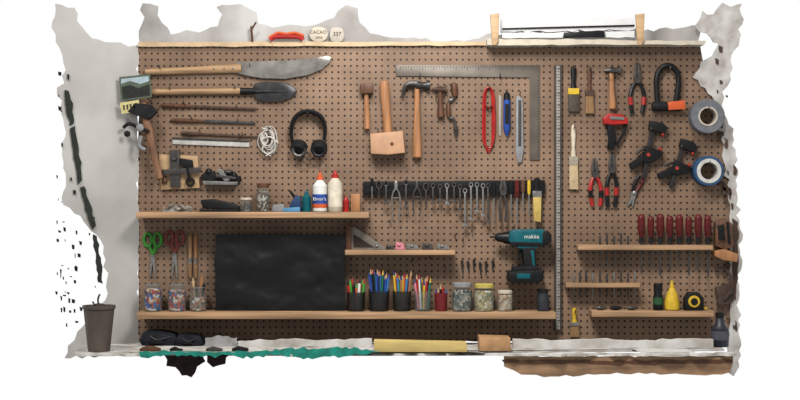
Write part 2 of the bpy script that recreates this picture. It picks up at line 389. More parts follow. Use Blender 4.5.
# ---------- mallets and hammers
D(8);g=G();g.lathe((366,84,8),(367,130,8),[(0,2),(.3,2.2),(.7,3),(.97,3.2),(1,0)],10);h=G();h.poly([(360,84),(373,83),(373,93),(361,94)],3,13,1)
thing('wooden_mallet','small brown wooden mallet','mallet',[('handle',g,WOODO),('head',h,WOODD)]);hook(363,95);hook(370,95)
D(10);g=G();g.lathe((384,80,10),(388,136,10),[(0,0),(.02,3.8),(.15,4.8),(.6,4),(1,4.8)],12,.8)
h=G();h.poly([(370,134),(403,131),(405,153),(388,155),(371,154)],3,20,1.4);h2=G();h2.ell(392,144,20.3,1.8,1.8,.6)
thing('carpenter_mallet','large pale wooden mallet with square head','mallet',[('handle',g,WOODO),('head',h,mat('mallet_head',(206,160,124),var=.15,scale=20)),('pin',h2,WOODD)]);hook(378,131,12);hook(396,130,12)
def hammer(x,y0,y1,dx,hw,hm,lab,head=DSTEEL,claw=True,s=1):
    D(9);g=G();g.lathe((x,y0+2,9),(x+dx,y1,9),[(0,2*s),(.2,2.3*s),(.5,2.6*s),(.8,3.6*s),(.96,3.6*s),(1,0)],12,.8)
    h=G();h.lathe((x-1,y0+5,9),(x+hw,y0+5,9),[(0,3.6*s),(.35,3.2*s),(.5,2.6*s),(.72,2.8*s),(.75,4.2*s),(1,4.2*s)],14)
    if claw:
        for q in (-1.8,1.8): h.tube([(x,y0+4,9+q),(x-6*s,y0+3.6,9+q),(x-10*s,y0+7,9+q*1.4),(x-12*s,y0+13*s,9+q*1.5)],lambda t:(3-2*t)*s,seg=8)
    else: h.lathe((x+1,y0+5,9),(x-8,y0+5,9),[(0,3.4),(.5,2.4),(1,1.2)],12)
    thing('hammer',lab,'hammer',[('handle',g,hm),('head',h,head)],'hammers on hooks')
    hook(x-4,y0+13,12);hook(x+4,y0+12,12)
hammer(417,80,160,0,13,WOODO,'claw hammer with steel head and varnished wooden handle',mat('hammer_steel',(70,68,68),.35,.4,var=.3),s=1.22)
hammer(440,84,118,1,7,WOODD,'small dark hammer with short handle',RUST,False)
D(9);g=G();g.tube([(455,84,8),(455,94,8),(453,99,8),(449.6,101,8),(448,110,8),(449.6,117,8),(454,119,8),(456,128,8)],1.5)
h=G();h.lathe((448.4,103,8),(448.6,116,8),[(0,1.8),(.5,2.7),(1,1.8)],10);k=G();k.lathe((455,96,8),(454,82,8),[(0,2.4),(.4,3.4),(.7,3.6),(.9,3),(1,0)],12);k2=G();k2.lathe((456,126,8),(456,137,8),[(0,2.6),(.6,2),(1,.5)],8)
thing('brace_drill','old hand brace with bent crank and dark wooden knob','drill',[('crank',g,DSTEEL),('grip',h,WOODD),('knob',k,WOODD),('chuck',k2,DSTEEL)]);hook(457,90,9)
# square
D(4);g=G();g.poly([(395,66),(398,64.5),(540,65),(540,160),(530,160),(530,77),(396,76)],3,4.6,.3)
h=G()
for i in range(46):
    x=400+i*2.8;h.box(x,65.5,x+.5,67.6 if i%4 else 69.5,4.7,4.9)
for i in range(28):
    y=80+i*2.8;h.box(537.5,y,539.5,y+.5,4.7,4.9)
thing('framing_square','large grey steel L-shaped carpenter square','square',[('blade',g,mat('square_steel',(112,103,94),.45,.3,var=.25,scale=12)),('scale_marks',h,plain((62,58,54)))])
hook(420,76,8);hook(500,76,8)
D(7);g=G()
for i,w in enumerate((3.6,4.8,5.8)):
    g.tube([(489,87,5+i),(489+w*.8,93,5+i),(489+w,110,5+i),(489+w,138-i*3,5+i),(489+w*.6,149-i*2,5+i),(489,152-i*2,5+i),(489-w*.6,149-i*2,5+i),(489-w,138,5+i),(489-w,110,5+i),(489-w*.8,93,5+i)],.9,True)
h=G();h.tube([(486,106,8),(489,108,9),(492,106,8)],1.2)
thing('red_cord','long narrow closed loop of red cord hanging from a hook','cord',[('loop',g,RED),('knot',h,DRED)]);hook(489,88,10)
D(6);g=G();g.lathe((507,98,6),(507,136,6),[(0,2),(.05,3.4),(.8,3.6),(.9,2.4),(1,.6)],12);h=G();h.lathe((507,92,6),(507,100,6),[(0,1),(.2,3),(1,3.4)],12);h2=G();h2.poly([(505,104),(509,104),(509,124),(505,124)],9.2,9.8)
thing('marking_knife','blue and black plastic cutter hanging on a peg','knife',[('body',g,BLUE),('cap',h,BLACK),('label_strip',h2,BLACK)]);hook(507,92,8)
D(6);g=G();g.poly([(516,98),(519,95),(523,98),(524,150),(522,162),(518,163),(516,150)],4,7,.6);h=G();h.poly([(518.5,100),(521.5,100),(521.5,146),(518.5,146)],7.1,7.5);
thing('chisel','grey metal bar tool with pale inlay','chisel',[('body',g,GREY),('inlay',h,DSTEEL)]);hook(520,94,8)
D(6);g=G();g.poly([(499,94),(502,96),(501.5,136),(499,135)],3,4.5,.3)
thing('saw_blade','thin pale blade hanging behind the cutter','blade',[('saw_blade',g,plain((170,164,156)))])
# ---------- generic pliers
def pliers(x,y0,y1,w,hm,lab,jaw=.3,jm=None,lean=0,d=8,r=1.7,name='pliers',grp='pliers on hooks',tipm=None):
    D(d);jm=jm or DSTEEL;H=y1-y0;yp=y0+H*jaw
    def X(px,py): return (px+lean*(py-y0)/H,py)
    g=G();g.poly([X(x-1.6,y0),X(x-.3,y0),X(x-.2,yp-3),X(x-3.4,yp),X(x-3.8,yp-5)],d-1.5,d+1.5,.4)
    g.poly([X(x+1.6,y0),X(x+.3,y0),X(x+.2,yp-3),X(x+3.4,yp),X(x+3.8,yp-5)],d-1.5,d+1.5,.4)
    g.lathe((*X(x,yp),d-2.4),(*X(x,yp),d+2.4),[(0,3.2),(1,3.2)],12)
    hs=[]
    for sgn in (-1,1):
        h=G();p=[(*X(x-sgn*1.5,yp-1),d+sgn*.7),(*X(x+sgn*w*.6,yp+H*.12),d+sgn*.7),(*X(x+sgn*w,yp+H*.35),d),(*X(x+sgn*w*.7,y1),d)]
        h.tube(p,lambda t:r*(.7+.5*min(1,t*2)),seg=8);hs.append(('handle',h,hm))
        if tipm:
            h=G();h.tube([(*X(x+sgn*w,yp+H*.33),d),(*X(x+sgn*w*.9,yp+H*.48),d)],r*1.35,seg=8);hs.append(('grip_band',h,tipm))
    thing(name,lab,'pliers',[('jaws',g,jm)]+hs,grp)
    hook(x,yp+4,d+2)
# ---------- magnetic strip
D(8);g=G();g.poly([(363,181.5),(545,180),(545,194),(363,195)],0,7,.6);h=G();h.box(366,185,543,186.5,7.1,7.5);h.box(366,190,543,191.5,7.1,7.5)
thing('magnetic_tool_rail','long black magnetic rail holding small hand tools','tool rail',[('bar',g,BLACK),('strip',h,BLACKR)])
def small(kind,x,y0,y1,m1,m2=None,lab='',w=1.5,lean=0):
    D(8.6);d=8.6
    g=G();p=[]
    if kind=='wrench':
        g.poly([(x-.9,y0+4),(x+.9,y0+4),(x+lean+.9,y1-3),(x+lean-.9,y1-3)],d-1,d+.6,.2)
        g.ring(x,y0+3,d,w+.6,w+1.2,.8,6,14);g.poly([(x+lean-2,y1-4),(x+lean+2,y1-4),(x+lean+2.4,y1),(x+lean+1,y1-2),(x+lean-1,y1-2),(x+lean-2.4,y1)],d-1,d+1,.2)
        p=[('body',g,m1)];n='wrench'
    elif kind=='driver':
        g.lathe((x,y0,d),(x+lean*.4,y0+(y1-y0)*.42,d),[(0,0),(.04,w),(.5,w*1.15),(.85,w),(1,w*.5)],10,.6)
        h=G();h.rod((x+lean*.4,y0+(y1-y0)*.4,d),(x+lean,y1,d),.8,.6);p=[('handle',g,m1),('shaft',h,m2 or STEEL)];n='screwdriver'
    elif kind=='compass':
        g.lathe((x,y0,d),(x,y0+8,d),[(0,1),(.3,2.2),(1,1.6)],8,.6)
        for s in (-1,1): g.tube([(x,y0+7,d),(x+s*4,y0+16,d),(x+s*3,y1,d)],lambda t:1.1-.6*t,sm=3)
        g.rod((x-3,y0+17,d),(x+3,y0+17,d),.6);p=[('body',g,m1)];n='divider_compass'
    elif kind=='clip':
        g.ring(x,y0+5,d,2.6,3.8,.9,6,14);g.rod((x,y0+8.5,d),(x+lean,y1,d),1,.6);p=[('body',g,m1)];n='clamp_clip'
    elif kind=='brush':
        g.lathe((x,y0+14,d),(x,y0,d),[(0,3.4),(.4,2.2),(1,3)],10,.4);h=G();h.box(x-4.5,y0+13,x+4.5,y0+19,d-1,d+2,.3)
        k=G();k.poly([(x-4.2,y0+19),(x+4.2,y0+19),(x+3.8,y1),(x-3,y1-1)],d-1,d+1.8,.3);p=[('handle',g,m1),('ferrule',h,STEEL),('bristles',k,m2)];n='brush'
    if len(p)==1:p=[(n,p[0][1],p[0][2])]
    thing(n,lab,n.replace('_',' '),p,'small tools on the magnetic rail')
small('driver',372,178,199,BLACK,lab='stubby black screwdriver on the rail')
small('clip',379,180,198,DSTEEL,lab='small ring clip on the black rail')
small('wrench',386,181,206,DSTEEL,lab='small dark wrench on the rail')
small('compass',396,181,222,STEEL,lab='pale steel divider compass on the rail')
small('wrench',406,180,210,DSTEEL,lab='small steel wrench on the rail')
small('compass',417,180,214,DSTEEL,lab='small steel caliper on the rail')
small('clip',426,182,210,DSTEEL,lab='dark ring tool on the rail')
for x,a,b_ in [(433,183,205),(440,184,203),(447,183,206),(454,182,204),(460,184,212),(465,188,228),(471,182,222),(477,182,214),(483,183,218),(488,183,224)]:
    small('wrench',x,a,b_,STEEL if x%3==0 else DSTEEL,lab='slim steel wrench hanging from the rail',w=1.1)
small('driver',494,182,222,BLACK,lab='slim black screwdriver on the rail')
SHIFT=False
pliers(503,180,222,3.4,DSTEEL,'small steel pliers on the rail',d=9.6,r=1.1,grp='small tools on the magnetic rail')
SHIFT=True
small('driver',511,180,216,BLACK,lab='black handled screwdriver on the rail',w=2)
small('driver',517,180,224,DRED,lab='dark red handled screwdriver on the rail',w=2)
small('driver',523,180,212,WOODD,lab='brown handled screwdriver on the rail',w=2)
small('brush',537,178,222,BLACK,plain((206,176,96)),lab='black handled brush with yellow bristles on the rail')
small('driver',529,180,216,YEL,lab='yellow handled screwdriver on the rail')
# ---------- shelf A items
y=sb('A',18);g=G();g.sheet(163,y-8,191,y-.1,16,8,lambda x,yy:12+5*noise.noise(Vector((x*.2,yy*.3,0)))+(yy-y)*-.3,1.5,lambda i,j:(0,(1-j)*(4*noise.noise(Vector((i*5,1,0)))+3*abs(i-.45)*2)))
thing('rag','small pale crumpled rag on the shelf','rag',[('rag',g,plain((176,170,162),var=.4))])
y=sb('A',18);g=G();g.poly([(201,y-12),(214,y-13),(236,y-8),(240,y-5),(240,y-2),(203,y-3)],14,22,1.2);h=G();h.box(200,y-2.5,240,y,13,23,.4)
thing('stapler','black metal stapler on the shelf','stapler',[('arm',g,BLACK),('base',h,BLACKR)])
def jar(x,key,r,h,lab,lid=None,fill=None,fh=.6,glass=GLASS,d=18,name='glass_jar',grp=None):
    y=sb(key,d);g=G();g.lathe((x,y,d),(x,y-h,d),[(0,r*.9),(.04,r),(.72,r),(.85,r*.8),(1,r*.82)],18)
    p=[('body',g,glass)]
    if fill:
        f=G();f.lathe((x,y-.8,d),(x,y-h*fh,d),[(0,r*.88),(.95,r*.93),(1,r*.6)],14);p.append(('contents',f,fill))
    if not lid:
        rm=G().lathe((x,y-h*.96,d),(x,y-h,d),[(0,r*.86),(1,r*.88)],18);p.append(('rim',rm,mat('glass_rim',(176,186,184),.15,alpha=.5,spec=.6)))
    else:
        l=G();l.lathe((x,y-h*.93,d),(x,y-h*1.1,d),[(0,r*.92),(.8,r*.92),(1,r*.8)],18);p.append(('lid',l,lid))
    thing(name,lab,'jar',p,grp)
jar(246,'A',6.5,13,'small squat jar of screws with pale lid',CREAM,cells('mixa',[(90,70,60),(150,130,110),(60,50,46)]))
jar(263,'A',6.5,26,'tall glass jar of hardware with brown lid',WOODD,cells('mixb',[(190,182,168),(120,90,66),(220,214,206),(80,62,52)]),.8)
y=sb('A',18);g=G();g.poly([(273,y-7),(284,y-8),(285,y),(272,y)],13,20,1);thing('eraser_block','small pale block on the shelf','block',[('eraser_block',g,GREY)])
y=sb('A',18);g=G();g.poly([(289,y),(290,y-8),(296,y-17),(301,y-14),(301.5,y)],12,22,1.5);h=G();h.rod((296,y-13,20),(290,y-21,20),1.8,1.2);thing('spray_nozzle','small blue and black plastic nozzle','nozzle',[('body',g,plain((26,60,104))),('tip',h,BLACK)])
def bottle(x,key,r,h,col,capc,lab,lc=None,ltxt=None,d=18,nt_=(.78,.5),band=None,lr=(.12,.55)):
    y=sb(key,d);g=G();g.lathe((x,y,d),(x,y-h*.84,d),[(0,r*.9),(.03,r),(nt_[0],r),(.92,r*nt_[1]),(1,r*.35)],18)
    c=G();c.lathe((x,y-h*.8,d),(x,y-h,d),[(0,r*.5),(.4,r*.46),(.5,r*.3),(1,r*.12)],12);p=[('body',g,col),('cap',c,capc)]
    if lc:
        l=G();l.lathe((x,y-h*lr[0],d),(x,y-h*lr[1],d),[(0,r*1.02),(1,r*1.02)],18);p.append(('label',l,lc))
        if ltxt:
            t=G();t.text(ltxt,x,y-h*(lr[0]+lr[1])/2,3.2,d+r*1.06);p.append(('lettering',t,WHITE))
    if band:
        l=G();l.lathe((x,y-h*.1,d),(x,y-h*lr[0],d),[(0,r*1.02),(1,r*1.02)],18);p.append(('band',l,band))
    thing('bottle',lab,'bottle',p)
bottle(306.5,'A',4.4,22,TEAL,TEAL,'small teal plastic bottle')
bottle(320,'A',7.2,40,WHITE,ORANGE,'white glue bottle with blue and orange label and orange cap',BLUE,"Elmer's",band=ORANGE,lr=(.2,.44))
bottle(335,'A',7.2,42,CREAM,RED,'cream glue bottle with red cap',plain((236,226,204)),None,nt_=(.8,.6))
y=sb('A',16);g=G();g.lathe((346,y,16),(346,y-16,16),[(0,3),(.7,3),(.8,1.6),(1,1)],12);thing('glue_tube','small red capped tube on the shelf','tube',[('glue_tube',g,RED)])
y=sb('A',16);g=G();g.poly([(351,y-18),(360,y-18),(360,y),(351,y)],8,18,.6);thing('wood_block','upright tan wooden block on the shelf','block',[('wood_block',g,WOODO)])
y=sb('A',30);g=G();g.poly([(283,y-4),(300,y-5),(300,y),(283,y)],27,32,.6);thing('glue_tube','small blue-white tube lying on the shelf','tube',[('glue_tube',g,plain((90,150,190)))])
# ---------- lower-left scissors
def scissors(x,y0,y1,col,lab,w=5):
    D(6);H=y1-y0;hl=[]
    for s in (-1,1):
        h=G();h.ring(x+s*w,y0+9,6+s*.6,3.8,6.5,1.6,8,18);h.rod((x+s*w*.7,y0+15,6),(x,y0+24,6+s*.6),1.9,1.5);hl.append(('handle',h,col))
    g=G();g.poly([(x-1.8,y0+22),(x+1.6,y0+22),(x-2.6,y1),(x-3.2,y1-5)],5,5.9,.2);g.poly([(x-1.6,y0+22),(x+1.8,y0+22),(x+3.2,y1-5),(x+2.6,y1)],6,6.9,.2);g.ell(x,y0+25,7,1.3,1.3,.6)
    thing('scissors',lab,'scissors',hl+[('blades',g,STEEL)]);hook(x-w,y0+5,9);hook(x+w,y0+5,9)
scissors(152,231,280,GREEN,'scissors with bright green plastic handles')
scissors(174,229,281,plain((140,66,62)),'scissors with dark red plastic handles',5.4)
for x,c in ((189.5,WOODV),(195,WOODO)):
    D(6);g=G();g.lathe((x,232,6),(x,262,6),[(0,1.2),(.3,2.4),(.8,1.6),(1,1.8)],10);h=G();h.poly([(x-2,262),(x+2,262),(x+1.6,279),(x-1,278)],5,7.4,.3);k=G();k.rod((x,258,6),(x,264,6),2.1)
    thing('paintbrush','narrow paintbrush with wooden handle','brush',[('handle',g,c),('bristles',h,BRISTLE),('ferrule',k,STEEL)],'narrow paintbrushes');hook(x,235,8)
# ---------- shelf C
jar(153,'C',9.5,27,'glass jar filled with small coloured parts',None,cells('mixc',[(50,100,180),(224,222,214),(180,50,40),(50,50,56),(206,150,90)],110),.85)
jar(177,'C',9.5,27,'glass jar filled with mixed hardware',None,cells('mixd',[(186,60,46),(220,214,206),(100,86,80),(60,110,170),(220,160,130)],110),.8)
jar(198,'C',9,24,'glass jar holding brushes',None,cells('mixe',[(150,130,110),(220,216,208),(90,72,60),(170,110,80)],110),.6)
def pencil(x0,y0,x1,y1,col,d,tip=None,r=1.05,lab=None,grp='pencils in cups',name='pencil'):
    g=G();L=((x1-x0)**2+(y1-y0)**2)**.5;t=1-5/L
    mx_,my_=x0+(x1-x0)*t,y0+(y1-y0)*t
    g.rod((x0,y0,d),(mx_,my_,d),r,r,6);h=G();h.lathe((mx_,my_,d),(x1,y1,d),[(0,r),(.8,r*.35),(1,0)],6)
    thing(name,lab or 'slim coloured pencil standing in a cup',name,[('body',g,col),('tip',h,tip or WOODL)],grp)
D(18);yj=sb('C',18)
for dx,hh,c in ((-4,34,WOODL),(-1,30,WOODD),(3,36,WOODO),(5,29,BLACK)):
    g=G();g.lathe((198+dx*.6,yj-3,18),(198+dx*1.3,yj-hh,18),[(0,.8),(.6,1),(.85,1.5),(1,0)],8);thing('artist_brush','slim brush handle standing in the jar','brush',[('artist_brush',g,c)],'brushes in the jar')
PC=[BLUE,plain((30,50,90)),plain((60,130,190)),plain((30,110,80)),RED,YEL,ORANGE,BLACK,plain((120,60,120)),GREEN,WHITE,plain((230,140,160))]
PT=[plain((40,60,120)),WOODL,WOODL,RED,BLUE,YEL]
def cup(x,key,r,h,ht,cols,n,cm,lab,pr=1.05,d=18,name='pencil',tips=None):
    y=sb(key,d);g=G();g.lathe((x,y,d),(x,y-h,d),[(0,0),(0,r*.88),(1,r),(1,r*.9),(.08,r*.8),(.08,0)],18)
    thing('pencil_cup',lab,'cup',[('pencil_cup',g,cm)])
    for i in range(n):
        a=(i+.5)/n*2-1;q=math.sin(i*2.4)*.55
        x0=x+a*r*.55;x1=x+a*r*1.0+R(-.6,.6);d0=d+q*r*.6
        pencil(x0,y-2,x1,y-ht-R(-4,3),cols[i%len(cols)],d0+math.cos(i*3)*1.5,(tips or PT)[i%len(tips or PT)],pr,'slim %s standing in a cup'%name,'%ss in cups'%name,name)
DG=mat('smoked_cup',(48,46,44),.3,alpha=.7,var=.2)
cup(356,'C',9.5,19,31,[RED,GREEN,RED,BLACK,ORANGE,GREEN,WHITE],9,DG,'dark cup full of red and green markers',1.5,name='marker_pen',tips=[BLACK,GREEN,RED])
cup(379,'C',10.5,20,40,[BLUE,PC[1],PC[2],BLACK,PC[3],PC[1],BLUE],17,DG,'dark cup crowded with blue and green pencils')
cup(402,'C',9.5,20,38,[YEL,ORANGE,RED,PC[2],GREEN,PC[8],WOODO,BLACK],15,DG,'dark cup crowded with mixed coloured pencils')
cup(423,'C',9,20,34,[PC[11],RED,BLACK,WHITE,PC[3],ORANGE,YEL],12,GLASS,'clear cup of pens and pencils')
cup(441,'C',6.5,18,25,[RED,RED,BLACK,RED],5,mat('red_cup',(130,40,42),.4,alpha=.85),'small red cup holding pens',1.1,name='ballpoint_pen')
jar(462,'C',10.5,26,'wide glass jar with metal lid of small parts',GREY,cells('mixf',[(90,92,86),(150,150,140),(50,54,52),(190,180,160)],100),.85,grp='lidded jars')
jar(484,'C',10.5,25,'glass jar with pale yellow lid and contents',plain((206,186,96)),cells('mixg',[(206,186,140),(120,124,84),(224,218,200),(160,140,90)],100),.85,grp='lidded jars')
jar(505,'C',8,19,'short cream jar of fasteners with grey lid',CREAM,cells('mixh',[(196,170,140),(160,120,90),(214,200,180)],110),.9,grp='lidded jars')
jar(543,'C',6,20,'small dark jar with pale label band',BLACK,BLACKR,.8,glass=mat('dark_glass',(50,52,58),.3))
# black leather panel
D(20)
def fn(x,y):
    v=1.8*noise.noise(Vector((x*.03,y*.04,1)))
    for cx,cy,s,a in ((300,262,7,1.5),(318,285,6,1.2),(262,250,8,1.1),(240,282,8,1.3),(330,258,5,1),(285,296,6,1.1),(228,258,6,1)):
        v-=a*math.exp(-((x-cx)**2+(y-cy)**2)/(s*s))
    return 12+v+.45*noise.noise(Vector((x*.13,y*.13,4)))+(y-234)*.05
yb=sb('C',20)
g=G();g.sheet(214.5,234.5,345,yb-.3,70,44,fn,1.5,lambda i,j:(1.2*noise.noise(Vector((j*4,0,0)))*(abs(i-.5)>.49),(1.4*noise.noise(Vector((i*5,3,0))) if j<.02 else 0)))
thing('black_leather_sheet','wrinkled matte black leather sheet leaning on the shelf','leather sheet',[('black_leather_sheet',g,mat('black_leather',(20,20,22),.36,var=.15,scale=8,spec=.14))])
# ---------- small shelf B
y=sb('B',12);g=G();g.poly([(351,y),(351,227),(355,227),(388,y)],8,10,.3);h=G();h.poly([(346,y),(346,224),(351,224),(351,y)],6,14,.5)
k=G();k.poly([(353.5,y-2.4),(353.5,234),(374,y-2.4)],10,10.6)
thing('try_square','small triangular metal set square with wooden stock','square',[('blade',g,plain((150,140,128))),('stock',h,WOODD),('inset',k,plain((60,48,40)))])
y=sb('B',16)
for x,w,hh,c,n in ((378,9,6,STEEL,'bolt'),(390,9,5,DSTEEL,'hinge'),(400,10,8,plain((226,140,156)),'eraser'),(413,14,6,STEEL,'hinge'),(428,12,7,DSTEEL,'bolt'),(443,14,6,STEEL,'hinge')):
    g=G();g.poly([(x-w/2,y),(x-w/2+1,y-hh),(x+w/3,y-hh*.8),(x+w/2,y)],11,18,.6);g.ell(x-1,y-hh*.6,18,2,1.6,1.4)
    thing(n,'small %s lying on the short shelf'%('pink eraser' if n=='eraser' else 'metal '+n),n,[(n,g,c)])
for x,y0_ in [(472,232),(455,236),(390,222),(430,258),(445,268),(412,262),(463,240)]: hook(x,y0_,6)
def bit(x,y0_,y1_,m_,d=8,lab='thin steel drill bit',grp='drill bits'):
    D(d);g=G();g.lathe((x,y0_,d),(x,y1_,d),[(0,1.1),(.4,1.1),(.42,.8),(.95,.7),(1,0)],8);thing('drill_bit',lab,'drill bit',[('drill_bit',g,m_)],grp)
for x,y0_ in [(462,262),(468,263),(474,261),(480,264),(486,263),(493,262)]:
    hook(x,y0_,6);D(3)
    g=G();g.lathe((x,y0_+1,2.4),(x+R(-1,1),y0_+10+R(-2,3),2.4),[(0,1.4),(.3,1.2),(.35,.9),(1,.6)],8);g.ring(x,y0_,3,1.2,1.6,.5,6,10)
    thing('hanging_key','tiny dark metal key hanging on a peg hook','key',[('hanging_key',g,DSTEEL)],'small keys on hooks')
# ---------- drill
D(16);g=G();g.poly([(509,231.5),(514,229.5),(542,229),(546,231),(547,242),(543,245),(534,247),(534,250),(522,250),(519,246),(511,245),(508,240)],6,23,2.2)
h=G();h.lathe((510,238,15),(495,237,15),[(0,6.4),(.3,6),(.5,4.8),(.8,4.4),(1,2.4)],16);h.rod((496,237,15),(490,237,15),.9)
k=G();k.poly([(508,271),(540,269),(543,272),(542,280),(538,282),(510,282),(507,279)],2,28,1.8)
t=G();t.text('makita',531,236.5,4,23.3)
tr=G();tr.poly([(519,250),(523,250),(522,258),(518,256)],12,18,.8);gr=G();gr.poly([(522,247),(535,246),(536,269),(524,269)],6,23.4,2)
bk=G();bk.poly([(542,230.5),(548,231),(551,235),(551,241),(547,245),(541,245)],7,23.5,1.5)
b2=G();b2.poly([(512,267),(536,265),(538,269.5),(512,271.5)],5,26,1);b3=G();b3.box(516,273,529,278,28,28.5,.2)
sb_=G();sb_.poly([(509,241.5),(541,242.6),(539,246.5),(511,245.6)],22.6,23.8,.2)
gt=G();gt.poly([(530,250),(533,250),(534.5,266),(532,266)],23.2,24.2,.3)
thing('cordless_drill','teal and black cordless drill hanging on the pegboard','drill',[('housing',g,TEAL),('chuck',h,BLACK),('battery',k,BLACK),('battery_mount',b2,BLACKR),('battery_sticker',b3,TEAL),('lettering',t,WHITE),('trigger',tr,BLACKR),('grip',gr,BLACKR),('grip_stripe',gt,TEAL),('motor_cap',bk,BLACK),('lower_trim',sb_,BLACK)]);hook(514,227,20)
# ---------- vertical rail
D(5);g=G();g.box(554.8,65,561.4,331,0,4,.4);h=G();h.box(556.6,66,559.8,330,4,4.6);e1=G();e1.box(554.6,65,555.7,331,0,5);e1.box(560.6,65,561.7,331,0,5);h3=G()
for i in range(88):
    yy=68+i*3;h3.box(557.2,yy,559.2 if i%4 else 559.8,yy+(.8 if i%4 else 1.4),4.7,4.9)
thing('slotted_rail','tall narrow grey metal rail with fine ruler markings','rail',[('channel',g,plain((96,88,82))),('scale_strip',h,plain((172,166,160),rough=.5)),('edges',e1,plain((70,62,56))),('markings',h3,plain((90,82,76)))])
# ---------- right tools
def scraper(x,y0,y1,hm,bm,lab,w=5,name='paintbrush',fer=STEEL):
    D(7);H=y1-y0;g=G();g.lathe((x,y0,7),(x,y0+H*.5,7),[(0,0),(.04,w*.4),(.3,w*.55),(.7,w*.38),(1,w*.6)],12,.7)
    h=G();h.box(x-w,y0+H*.49,x+w,y0+H*.62,5,9.5,.4);k=G();k.poly([(x-w*.95,y0+H*.62),(x+w*.95,y0+H*.62),(x+w*1.1,y1),(x+w*.2,y1-1.2),(x-w*.9,y1-.4)],5.4,9,.4)
    thing(name,lab,'brush',[('handle',g,hm),('ferrule',h,fer),('bristles',k,bm)],'brushes on hooks');hook(x,y0+4,9)
scraper(574,65,112,BLACK,mat('dk_bristle',(70,60,50),var=.4,scale=200),'black handled paintbrush with yellow band',5.5,fer=YEL)
scraper(590,66,114,WOODD,BRISTLE,'brown handled brush with worn bristles',4.2,fer=RUST)
scraper(574,124,190,plain((222,208,182)),plain((196,172,132)),'cream handled long paintbrush',4.5,fer=plain((170,160,140)))
scraper(575,308,338,YEL,BRISTLE,'short yellow handled paintbrush under the rail',4.5)
hammer(612,65,110,1,9,WOODO,'small hammer with steel head and varnished handle',DSTEEL,False)
pliers(638,62,113,7,BLACK,'pliers with black and red handles',.35,tipm=RED)
D(12);g=G();g.tube([(659,104,10),(658,90,10),(658,77,10),(662,68,10),(669,65,10),(676,68,10),(680,77,10),(679,90,10),(677,104,10)],2.8,seg=12)
h=G();h.lathe((653,106,10),(683,106,10),[(0,4),(.05,4.8),(.95,4.8),(1,4)],14);k=G();k.poly([(668,102),(685,100),(686,109),(669,110)],14.5,16,.4)
thing('bicycle_u_lock','black U-shaped bicycle lock with orange label','lock',[('shackle',g,BLACK),('crossbar',h,BLACKR),('sticker',k,ORANGE)]);hook(669,70,15)
def roll(x,y,Ro,Ri,m1,m2,lab,ct=1.4):
    D(10);n=28;g=G();g.lathe((x,y,1),(x,y,16),[(0,Ri),(0,Ro),(.95,Ro),(1,Ro-.6),(1,Ri)],n,cap=False)
    h=G();h.lathe((x,y,1),(x,y,16.5),[(0,Ri-ct),(0,Ri+.2),(1,Ri+.2),(1,Ri-ct)],n,cap=False)
    thing('tape_roll',lab,'tape roll',[('tape',g,m1),('core',h,m2)],'rolls of tape');hook(x,y-Ri+ct+1.2,20)
roll(707,116.5,17,9.5,plain((116,118,124)),plain((206,196,180)),'wide roll of grey duct tape')
roll(708,171,15,12,plain((44,82,122)),plain((214,212,206)),'roll of blue masking tape with wide pale core',3.4)
# staple gun
D(9);g=G();g.poly([(603,118),(608,113.5),(622,114),(628,119),(628,124),(612,125),(604,124)],4,14,1.2)
h=G();h.poly([(607,124),(613,125),(617,138),(614,150),(608,149),(609,138)],5,13,1);k=G();k.tube([(626,123,9),(624,132,9),(617,145,9)],1.6)
k2=G();k2.poly([(610,116.5),(624,117),(624,120),(610,119.5)],14,15,.3)
thing('staple_gun','red and black hand staple gun','staple gun',[('body',g,RED),('grip',h,BLACK),('lever',k,BLACKR),('lever_plate',k2,STEEL)]);hook(616,112,12)
def clampf(x0,y0,x1,y1,lab):
    D(12);dx,dy=x1-x0,y1-y0;L=math.hypot(dx,dy);ux,uy=dx/L,dy/L;nx,ny=uy,-ux
    if nx<0:nx,ny=-nx,-ny
    P=lambda a,b:(x0+ux*a+nx*b,y0+uy*a+ny*b)
    g=G();g.poly([P(-1,-2),P(L,-2),P(L,2),P(-1,2)],9,12,.3)
    h=G();h.poly([P(-4,-3.6),P(4,-3.6),P(6,3),P(6,13),P(0,15),P(-4,9)],6.5,14.5,1)
    k=G();k.poly([P(L*.4,-3.6),P(L*.7,-4),P(L*.7,4.2),P(L*.58,13),P(L*.47,15),P(L*.42,5)],6.5,15,1)
    hn=G();hn.poly([P(L*.54,-3),P(L*.7,-3),P(L*.82,-8),P(L*.88,-14),P(L*.78,-17),P(L*.66,-10)],7.5,14.5,1.2)
    tg=G();tg.tube([(*P(L*.46,-2),11),(*P(L*.49,-7),11),(*P(L*.58,-12),11)],1.3)
    q=G();q.ell(*P(7.4,11.5),10.5,1.7,2.4,3.8);q2=G();q2.ell(*P(L*.43-.4,11.5),10.5,1.7,2.4,3.8)
    br=G();br.lathe((*P(L*.56,0),14),(*P(L*.56,0),16),[(0,2.2),(1,1.8)],12)
    PD=mat('pad_red',(176,58,40),.5)
    thing('bar_clamp',lab,'clamp',[('bar',g,mat('bar_dk',(58,56,56),.4,.4)),('fixed_jaw',h,BLACK),('sliding_jaw',k,BLACK),('pistol_grip',hn,BLACKR),('trigger',tg,BLACK),('pad',q,PD),('pad',q2,PD),('release_button',br,PD)],'bar clamps');hook(*P(6,-3),14)
clampf(654,125,645,178,'black quick-release bar clamp with red pads')
clampf(685,143,672,188,'black quick-release bar clamp hung at an angle')
pliers(595,158,206,5.5,RED,'long nose pliers with red and black handles',.35,lean=2,tipm=BLACK)
pliers(613,154,207,5,BLACK,'slip joint pliers with black and red handles',.3,lean=-1,tipm=RED)
D(6);hs=[]
